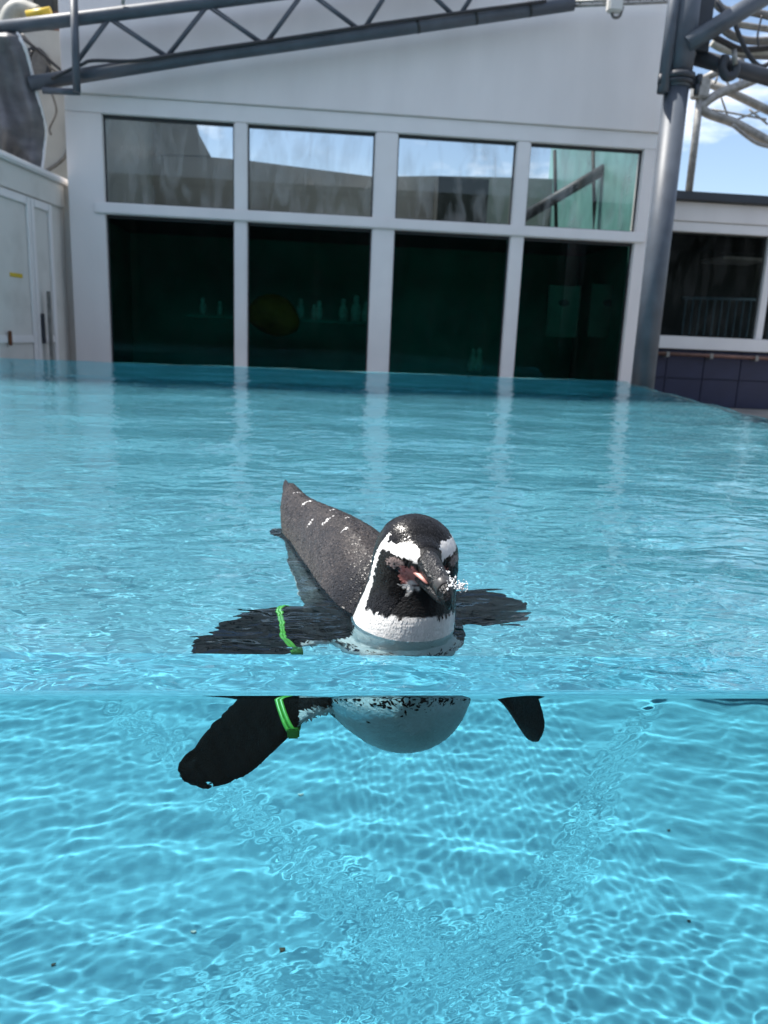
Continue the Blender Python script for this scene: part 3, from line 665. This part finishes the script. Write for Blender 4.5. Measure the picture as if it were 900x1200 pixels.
# flippers: lens sections between a trailing and a leading edge
FLIP = {'a': ([(.030, .800, -.035), (-.010, .815, -.045), (-.050, .836, -.075), (-.088, .845, -.115), (-.118, .845, -.150), (-.134, .836, -.170)],
              [(.030, .745, -.075), (-.002, .744, -.086), (-.026, .755, -.116), (-.062, .785, -.162), (-.098, .808, -.184), (-.128, .826, -.184)]),
        'b': ([(.135, .845, -.030), (.172, .860, -.038), (.212, .890, -.060), (.246, .916, -.092), (.270, .932, -.130), (.280, .938, -.158)],
              [(.135, .780, -.060), (.176, .792, -.068), (.206, .815, -.094), (.234, .860, -.138), (.254, .898, -.168), (.270, .924, -.180)])}
def flip_sections(key):
    A = dense(FLIP[key][0], 4); B = dense(FLIP[key][1], 4); out = []; N = len(A)
    for i in range(N):
        a, b = Vector(A[i]), Vector(B[i]); c = (a+b)/2
        ax_ = ((Vector(A[min(i+1, N-1)])+Vector(B[min(i+1, N-1)]))-(Vector(A[max(i-1, 0)])+Vector(B[max(i-1, 0)]))).normalized()
        ch = (a-b)/2; nn = ax_.cross(ch).normalized(); t = i/(N-1)
        out.append((c, ch, nn*(.011*(1-t)+.0042*t)))
    return out
for k in FLIP: ring_loft(bm, flip_sections(k), 24)
# feet trailing under the tail
for sx in (-1, 1):
    o0 = Vector((.005, 1.05, -.035)) + Vector((.96, .28, 0))*(.022*sx)
    ring_loft(bm, [(o0+TAILD*d_+Vector((0, 0, -.006*d_/.05)), Vector((.96, .28, 0))*w_, Vector((0, 0, h_))) for d_, w_, h_ in ((-.03, .012, .012), (.02, .012, .01), (.05, .018, .007), (.085, .024, .005), (.1, .016, .003))], 14)
bmesh.ops.recalc_face_normals(bm, faces=bm.faces)
me = bpy.data.meshes.new('body_src'); bm.to_mesh(me); bm.free()
src = bpy.data.objects.new('body_src', me); sc.collection.objects.link(src)
rm = src.modifiers.new('r', 'REMESH'); rm.mode = 'VOXEL'; rm.voxel_size = .0019
sm = src.modifiers.new('s', 'SMOOTH'); sm.factor = .5; sm.iterations = 6
dg = bpy.context.evaluated_depsgraph_get(); dg.update()
bme = bpy.data.meshes.new_from_object(src.evaluated_get(dg)); bpy.data.objects.remove(src)
bme.name = 'penguin_body'
nv_ = len(bme.vertices); P = np.zeros(nv_*3); bme.vertices.foreach_get('co', P); P = P.reshape(-1, 3)
Nn = np.zeros(nv_*3); bme.vertices.foreach_get('normal', Nn); Nn = Nn.reshape(-1, 3)

def vnoise(P, seed, s):
    """cheap smooth noise from summed sines"""
    r_ = np.random.default_rng(seed); z = np.zeros(len(P))
    for i in range(10):
        k = r_.normal(0, 1, 3); k = k/np.linalg.norm(k)*s*r_.uniform(.6, 1.6); z += np.sin(P@k+r_.uniform(0, 6.28))
    return z/3.2
def sstep(x, a, b):
    t = np.clip((x-a)/(b-a), 0, 1); return t*t*(3-2*t)
hc, hf_, hr_, hu_ = map(np.array, (HC, HF, HR, HU))
fsegs = [np.array([[*(Vector(a)+Vector(b))/2] for a, b in zip(*FLIP[k])]) for k in FLIP]
def flip_dist(P):
    best = np.full(len(P), 9.); tip = np.zeros((len(P), 3))
    for S in fsegs:
        for a, b in zip(S[1:-1], S[2:]):
            d = b-a; t = np.clip(((P-a)@d)/(d@d), 0, 1); ds = np.linalg.norm(P-a-t[:, None]*d, axis=1)
            w_ = ds < best; best = np.where(w_, ds, best); tip[w_] = d/np.linalg.norm(d)
    return best, tip
def plumage_colour(P, N):
    n0 = vnoise(P, 3, 2600); n1 = vnoise(P, 1, 900); n2 = vnoise(P, 2, 350); n3 = vnoise(P, 7, 120)
    d = P-hc; a, b, c = d@hf_, d@hr_, d@hu_
    j = n1*.0010+n2*.0010
    az = np.degrees(np.arctan2(np.abs(b), a)) + n1*1.1; el = np.degrees(np.arctan2(c, np.hypot(a, b))) + n1*1.1
    black = np.array([.0085, .0085, .009]); brown = np.array([.050, .043, .039]); white = np.array([.75, .74, .72])
    col = np.tile(black, (len(P), 1))
    # sun-browned back
    body = sstep(P[:, 1], .78, .84)
    col = col*(1-body[:, None]) + (black+(brown-black)*np.clip(.6+.3*n0, 0, 1)[:, None])*body[:, None]
    # thin wet flank below the water, greyer than the back
    flank = (1-sstep(P[:, 2], -.02, -.002))*sstep(P[:, 1], .79, .84)
    col = col*(1-flank[:, None])+np.array([.085, .088, .088])*(1+.35*np.clip(n1, -1, 1))[:, None]*flank[:, None]
    W = np.zeros(len(P))
    # underparts
    cl = np.interp(P[:, 1], [.6, .68, .715, .74, .76, .80, .90, 1.0, 1.1], [.022, .021, .020, -.018, -.045, -.052, -.040, -.036, -.05])
    lt = np.abs((P[:, 0]-.095)*.96+(P[:, 1]-.72)*.28); cl = cl-.05*sstep(lt, .040, .056)*(P[:, 2] < .002)*(1-sstep(P[:, 1], .80, .85))
    under = sstep(cl+j-P[:, 2], 0, .002)
    W = np.maximum(W, under)
    # chest band (dark horseshoe with speckles), under water
    bandz = P[:, 2]+.047+.25*np.maximum(0, P[:, 1]-.69)
    band = np.exp(-(bandz/.007)**2)*(P[:, 1] < .78)*.8
    W = np.where((band+.45*n0 > .86) & (P[:, 2] < -.02), 0, W)
    # white loop: brow, behind the cheek, down the side of the neck to the breast
    head = (P[:, 2] > -.01) & (P[:, 1] < .80)
    brow_c = np.interp(az, [18, 30, 45, 60, 75, 90, 100], [30, 34, 33, 34, 33, 24, 4]); brow_w = np.interp(az, [12, 18, 34, 55, 75, 95], [3, 9, 10.5, 7.5, 6, 5.5])
    brow = (np.abs(el-brow_c) < brow_w) & (az > 15) & (az < 97)
    side_c = np.interp(c, [-.075, -.05, -.03, -.01, .01, .03], [84, 86, 88, 90, 88, 82]); side_w = np.interp(c, [-.075, -.05, -.02, .02, .035], [18, 15, 9.5, 7, 6])
    side = (np.abs(az-side_c) < side_w) & (c < .032) & (c > -.066)
    W = np.where(head & (brow | side), 1, W)
    # throat and cheeks stay black above the collar line
    col = col*(1-W[:, None]) + white*W[:, None]
    # bare pink skin round the bill base and the eye
    fd, _ = flip_dist(P)
    pink = np.array([.50, .20, .18]); grey = np.array([.22, .17, .16])
    gp = np.array(B0-BU*.010+BR*.012); gp2 = np.array(B0-BU*.010-BR*.012); gd = np.minimum(np.linalg.norm(P-gp, axis=1), np.linalg.norm(P-gp2, axis=1))
    skin = np.exp(-(gd/.013)**2); eye = np.exp(-(((az-44)/17)**2+((el-16)/7)**2))*head
    gl = np.array(B0-BU*.022+BR*.010); gl2 = np.array(B0-BU*.022-BR*.010); lower = np.exp(-(np.minimum(np.linalg.norm(P-gl, axis=1), np.linalg.norm(P-gl2, axis=1))/.011)**2)
    def mixc(col, m, c_): return col*(1-m[:, None])+c_*m[:, None]
    col = mixc(col, sstep(eye+.12*n1, .4, .6), grey); col = mixc(col, sstep(skin+.1*n1, .42, .62), pink); col = mixc(col, sstep(lower+.15*n1, .5, .65), white*.85)
    # flippers are black above, a little paler along the rear edge
    fl = (fd < .05) & (P[:, 2] < -.03) & ((P[:, 0] < -.008) | (P[:, 0] > .158))
    col[fl] = black*.4*(1+.4*np.clip(n2[fl], -1, 1)[:, None])
    feet = (P[:, 1] > 1.04) & (P[:, 2] < -.012); col[feet] = black*1.5
    # white flecks on the back
    for x_, y_, l_ in ((-.004, 1.07, .010), (.030, 1.0, .008), (.020, .965, .009), (.043, .905, .009), (.0, 1.0, .006), (-.016, 1.135, .013), (.044, .945, .006)):
        q = np.array([x_, y_]); dd = (P[:, :2]-q)@np.array([[.96, .28], [-.28, .96]]).T
        m = ((np.abs(dd[:, 0])/l_+np.abs(dd[:, 1])/(l_*.5)) < 1+.3*n1) & (P[:, 2] > .0)
        col[m] = white*.9
    return np.clip(col*(1+.08*n3[:, None]), 0, 1)
def set_col(me, C):
    ca = me.color_attributes.new('Col', 'FLOAT_COLOR', 'POINT')
    ca.data.foreach_set('color', np.concatenate([C, np.ones((len(C), 1))], 1).astype(np.float32).ravel())
def feather_mat(name, rough, bump, spec=.24):
    m = bpy.data.materials.new(name); m.use_nodes = True; n = m.node_tree.nodes; l = m.node_tree.links; b = n['Principled BSDF']
    a = n.new('ShaderNodeVertexColor'); a.layer_name = 'Col'; l.new(a.outputs[0], b.inputs['Base Color'])
    b.inputs['Roughness'].default_value = rough; b.inputs['Specular IOR Level'].default_value = spec
    if bump:
        t = n.new('ShaderNodeTexCoord'); s = n.new('ShaderNodeTexNoise'); s.inputs['Scale'].default_value = 420; s.inputs['Detail'].default_value = 3
        bp = n.new('ShaderNodeBump'); bp.inputs['Strength'].default_value = bump; bp.inputs['Distance'].default_value = .002
        l.new(t.outputs['Object'], s.inputs[0]); l.new(s.outputs[0], bp.inputs['Height']); l.new(bp.outputs[0], b.inputs['Normal'])
    return m
bme.polygons.foreach_set('use_smooth', np.ones(len(bme.polygons), dtype=bool))
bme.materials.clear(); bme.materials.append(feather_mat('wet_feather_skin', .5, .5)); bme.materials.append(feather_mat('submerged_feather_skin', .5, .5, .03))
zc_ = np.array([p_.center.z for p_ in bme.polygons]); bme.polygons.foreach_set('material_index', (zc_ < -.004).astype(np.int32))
set_col(bme, plumage_colour(P, Nn))
pg = link('penguin', bme, None); receiver(pg)
tag(pg, 'black and white penguin floating in the pool, facing the acrylic front', 'penguin')

# short overlapping wet feathers over the whole body
bme.calc_loop_triangles(); T = np.zeros(len(bme.loop_triangles)*3, dtype=np.int32); bme.loop_triangles.foreach_get('vertices', T); T = T.reshape(-1, 3)
e1, e2 = P[T[:, 1]]-P[T[:, 0]], P[T[:, 2]]-P[T[:, 0]]; ar = .5*np.linalg.norm(np.cross(e1, e2), axis=1)
cen = P[T].mean(1); dens = ar*np.where(cen[:, 2] > -.015, np.where(cen[:, 1] < .80, 2.6, 1.6), .55)
fr_ = np.random.default_rng(8); NF = 120000
ti = fr_.choice(len(T), NF, p=dens/dens.sum()); u1, u2 = fr_.random(NF), fr_.random(NF); sw = u1+u2 > 1; u1[sw] = 1-u1[sw]; u2[sw] = 1-u2[sw]
Fp = P[T[ti, 0]]+u1[:, None]*e1[ti]+u2[:, None]*e2[ti]
Fn = Nn[T[ti, 0]]*(1-u1-u2)[:, None]+Nn[T[ti, 1]]*u1[:, None]+Nn[T[ti, 2]]*u2[:, None]; Fn /= np.linalg.norm(Fn, axis=1)[:, None]
dh = Fp-hc; ah = dh@hf_
tipb = hc+hf_*.075
flow = np.tile(np.array(TAILD), (NF, 1))
neck = sstep(Fp[:, 2], -.02, .02)*(1-sstep(Fp[:, 1], .77, .82)); hd = sstep(Fp[:, 2], .02, .05)*(1-sstep(Fp[:, 1], .79, .83))
away = Fp-tipb; away /= np.linalg.norm(away, axis=1)[:, None]
flow = flow*(1-neck[:, None])+np.array([-.1, .25, -1])*neck[:, None]; flow = flow*(1-hd[:, None])+away*hd[:, None]
fd, ft = flip_dist(Fp); isf = (fd < .05) & (Fp[:, 2] < -.03) & ((Fp[:, 0] < -.005) | (Fp[:, 0] > .155)); flow[isf] = ft[isf]
flow += fr_.normal(0, .22, (NF, 3)); flow -= Fn*np.sum(flow*Fn, 1)[:, None]; flow /= np.linalg.norm(flow, axis=1)[:, None]+1e-9
side_ = np.cross(Fn, flow)
ln = np.where(neck > .5, .0030, np.where(isf, .0030, .0050))*fr_.uniform(.7, 1.3, NF); wd_ = np.where(isf | (neck > .5), .0007, .0010)*fr_.uniform(.8, 1.3, NF)
keep = ~((ah > .042) & (Fp[:, 2] > .02))            # none on the bare face
Fp, Fn, flow, side_, ln, wd_, isf = (q[keep] for q in (Fp, Fn, flow, side_, ln, wd_, isf)); NF = len(Fp)
Cc = plumage_colour(Fp, Fn); Cc = Cc*np.clip(fr_.normal(1, np.where(Cc.mean(1) > .3, .04, .18), NF), .6, 1.5)[:, None]
lift = fr_.uniform(.05, .42, NF)*np.where(isf, .4, 1)*np.where(Cc.mean(1) > .3, .5, 1)*np.where(Fp[:, 2] < -.01, .5, 1)
b0 = Fp+Fn*.0002; m0 = Fp+flow*(ln*.55)[:, None]+Fn*(ln*lift*.75)[:, None]; t0_ = Fp+flow*ln[:, None]+Fn*(ln*lift*.7)[:, None]
Vf = np.stack([b0-side_*wd_[:, None]*.6, b0+side_*wd_[:, None]*.6, m0+side_*wd_[:, None], m0-side_*wd_[:, None], t0_+side_*wd_[:, None]*.25, t0_-side_*wd_[:, None]*.25], 1).reshape(-1, 3)
bi = np.arange(NF)[:, None]*6; Qf = np.concatenate([bi+np.array([[0, 1, 2, 3]]), bi+np.array([[3, 2, 4, 5]])], 0)
Cf = np.repeat(Cc, 6, 0).reshape(NF, 6, 3); dark = Cc.mean(1) < .2
tipk = np.where(fr_.random(dark.sum()) < .35, 2.8, 1.0); Cf[dark, 4:] = Cf[dark, 4:]*tipk[:, None, None]  # some dark feather tips coloured paler as wet glints
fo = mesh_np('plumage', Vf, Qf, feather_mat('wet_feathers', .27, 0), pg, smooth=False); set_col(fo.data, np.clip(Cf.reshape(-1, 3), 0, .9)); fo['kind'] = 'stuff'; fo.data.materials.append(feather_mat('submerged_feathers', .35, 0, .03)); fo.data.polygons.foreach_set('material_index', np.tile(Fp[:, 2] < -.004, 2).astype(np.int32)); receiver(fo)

# bill, eyes
BILL = M('horny_bill', (.016, .015, .015), .33, var=.6, scale=220, bump=.5, bscale=260)
BILLG = M('bill_grey_band', (.05, .048, .047), .35, var=.3, scale=200)
PINKM = M('pink_gape', (.55, .24, .20), .45, var=.2, scale=200)
EYE = M('dark_eye', (.02, .008, .006), .08)
def bill(name, secs, mat, par):
    bm = bmesh.new(); ring_loft(bm, [(B0+BD*(d_*1.04)+BU*(c_*1.2), BR*(w_*1.2), BU*(h_*1.22)) for d_, w_, h_, c_ in secs], 18); bmesh.ops.recalc_face_normals(bm, faces=bm.faces)
    me = bpy.data.meshes.new(name); bm.to_mesh(me); bm.free()
    for f in me.polygons: f.use_smooth = True
    return link(name, me, mat, par)
bk = bill('upper_bill', [(-.010, .0105, .0100, .005), (.0, .0100, .0100, .0045), (.012, .0092, .0088, .004), (.024, .0082, .0078, .0032), (.034, .0072, .0074, .0022), (.042, .0058, .0070, .0004), (.048, .0042, .0066, -.0022), (.0515, .0022, .0050, -.005), (.052, .0006, .002, -.0075)], BILL, pg)
lb = bill('lower_bill', [(-.010, .0098, .0062, -.0085), (.004, .0094, .0060, -.0085), (.018, .0080, .0056, -.0078), (.030, .0066, .0052, -.0075), (.040, .0050, .0042, -.0072), (.0455, .0022, .0022, -.0068)], BILL, pg)
bill('pink_gape', [(-.008, .0122, .0032, -.0035), (.004, .0116, .0032, -.0035), (.014, .0098, .0026, -.003), (.022, .0080, .0012, -.003)], PINKM, bk)
bill('grey_band', [(.0325, .0076, .0077, .0024), (.034, .0077, .0079, .0022), (.039, .0068, .0076, .0012), (.0402, .0064, .0073, .0009)], BILLG, bk)
for s in (-1, 1):
    az_, el_ = R(44)*s, R(16); dirv = HF*(math.cos(az_)*math.cos(el_))+HR*(math.sin(az_)*math.cos(el_))+HU*math.sin(el_)
    # seat the eye on the surface
    i = np.argmax((P-hc)@np.array(dirv)-3*np.linalg.norm((P-hc)-((P-hc)@np.array(dirv))[:, None]*np.array(dirv), axis=1))
    bm = bmesh.new(); bmesh.ops.create_uvsphere(bm, u_segments=14, v_segments=10, radius=.0042)
    ct = Vector(P[i])-dirv*.0030
    for v in bm.verts: v.co = ct+v.co
    me = bpy.data.meshes.new('eye'); bm.to_mesh(me); bm.free()
    for f in me.polygons: f.use_smooth = True
    link('eye', me, EYE, pg)

# ragged stiff tail feathers
TAILM = M('tail_feather', (.016, .015, .015), .4, var=.5, scale=300)
rg = random.Random(21)
for k in range(9):
    u_ = (k-4)/4; b = Vector((-.027, 1.145, .036))+Vector((.96, .28, 0))*(.010*u_)+Vector((0, 0, -.003*abs(u_)))
    d = (TAILD+Vector((.96, .28, 0))*(-.10*u_)+Vector((0, 0, .24+rg.gauss(0, .05)))).normalized(); sd = Vector((.96, .28, 0)); L_ = .058+rg.uniform(-.010, .008)-.012*abs(u_)
    V = []
    for t_, w_ in ((0, .0035), (.55, .0038), (.85, .0026), (1, .0006)):
        c = b+d*(L_*t_); V += [c-sd*w_, c+Vector((0, 0, .0014))*(1.1-t_), c+sd*w_, c-Vector((0, 0, .0008))]
    F = [(i*4+j, i*4+(j+1) % 4, i*4+4+(j+1) % 4, i*4+4+j) for i in range(3) for j in range(4)]+[(3, 2, 1, 0), (12, 13, 14, 15)]
    mesh('tail_feather', V, F, TAILM, pg)

# bubbles of foam stuck to the bill
FOAM = M('foam', (.85, .86, .86), .25)
bm = bmesh.new(); rg = random.Random(9)
clumps = [(B0+BD*(.020+.036*rg.random())+BR*rg.gauss(-.006, .004)+BU*(.012-.006*rg.random()), rg.uniform(.0015, .0040)) for _ in range(9)] + [(B0+BD*(.040+.008*rg.random())-BR*(.012+.012*rg.random())+BU*rg.gauss(.002, .003), rg.uniform(.001, .003)) for _ in range(5)]
for k in range(260):
    c, r_ = clumps[k % len(clumps)]; c = c+Vector((rg.gauss(0, r_), rg.gauss(0, r_), rg.gauss(0, r_*.7)))
    bmesh.ops.create_icosphere(bm, subdivisions=1, radius=rg.uniform(.0004, .0012), matrix=Matrix.Translation(c))
me = bpy.data.meshes.new('foam'); bm.to_mesh(me); bm.free()
for f in me.polygons: f.use_smooth = True
fm = link('foam', me, FOAM, pg); fm['kind'] = 'stuff'

# green identification band on the flipper
S = flip_sections('a')
def band_loop(name, i_, off, w_, par):
    c, ch, nn = S[i_]; ax_ = ch.cross(nn).normalized(); c = c+ax_*off
    pts = []
    for k in range(26):
        t = 2*math.pi*k/26; pts.append(c+ch*(math.cos(t)*1.045)+nn*(math.sin(t)*1.30))
    pts.append(pts[0]); return tube(name, pts, w_, BANDM, par, 8)
fb = empty('flipper_band', S[6][0], 'bright green plastic identification band round the penguin flipper', 'band')
b1 = band_loop('strap', 6, -.0025, .0021, fb); b2 = band_loop('strap', 6, .0025, .0021, fb)
bc = S[6][0]-S[6][1]*1.03
box('buckle', (bc.x-.006, bc.y-.006, bc.z-.005), (bc.x+.006, bc.y+.003, bc.z+.005), BANDM, fb, bev=.0015)
for o in (b1, b2): receiver(o)

# ------------------------------------------------------------------ litter on the pool floor
def refract_floor(x, y):
    d = (FW + RT*((x-450)/FPX) - UP*((y-600)/FPX)).normalized(); p = Vector((0, 0, CAM_H)); p = p + d*(YF/d.y)
    e = 1/1.333; d2 = Vector((d.x*e, 0, d.z*e)); d2.y = math.sqrt(1-d2.x**2-d2.z**2)
    return p + d2*((-DEPTH-p.z)/d2.z)
for k, (x, y, s_, mt, lb_) in enumerate(((332, 1112, .026, LEAF, 'dark curled leaf on the pool floor'), (60, 1130, .014, LEAF, 'small brown leaf scrap on the pale pool floor'),
        (228, 1089, .02, PALE, 'small white shell chip on the pool floor'), (785, 974, .014, LEAF, 'tiny dark speck of leaf on the pool floor'), (806, 1078, .012, LEAF, 'tiny dark crumb of leaf on the pool floor'), (352, 930, .02, PALE, 'small pale pebble on the pool floor'))):
    p = refract_floor(x, y); V, F = [], []; rg = random.Random(k)
    nn_ = 9
    for lay in (0, 1):
        for i in range(nn_):
            a = 2*math.pi*i/nn_; r_ = s_*(.45+.2*rg.random())*(1.3 if i in (0, 1) else 1)
            V.append((p.x+r_*math.cos(a), p.y+.6*r_*math.sin(a), -DEPTH+.002+lay*.003+.2*s_*(math.cos(a)**2)))
    F = [tuple(range(nn_))[::-1], tuple(range(nn_, 2*nn_))]+[(i, (i+1) % nn_, nn_+(i+1) % nn_, nn_+i) for i in range(nn_)]
    tag(receiver(mesh('leaf' if mt is LEAF else 'pebble', V, F, mt)), lb_, 'leaf' if mt is LEAF else 'pebble')
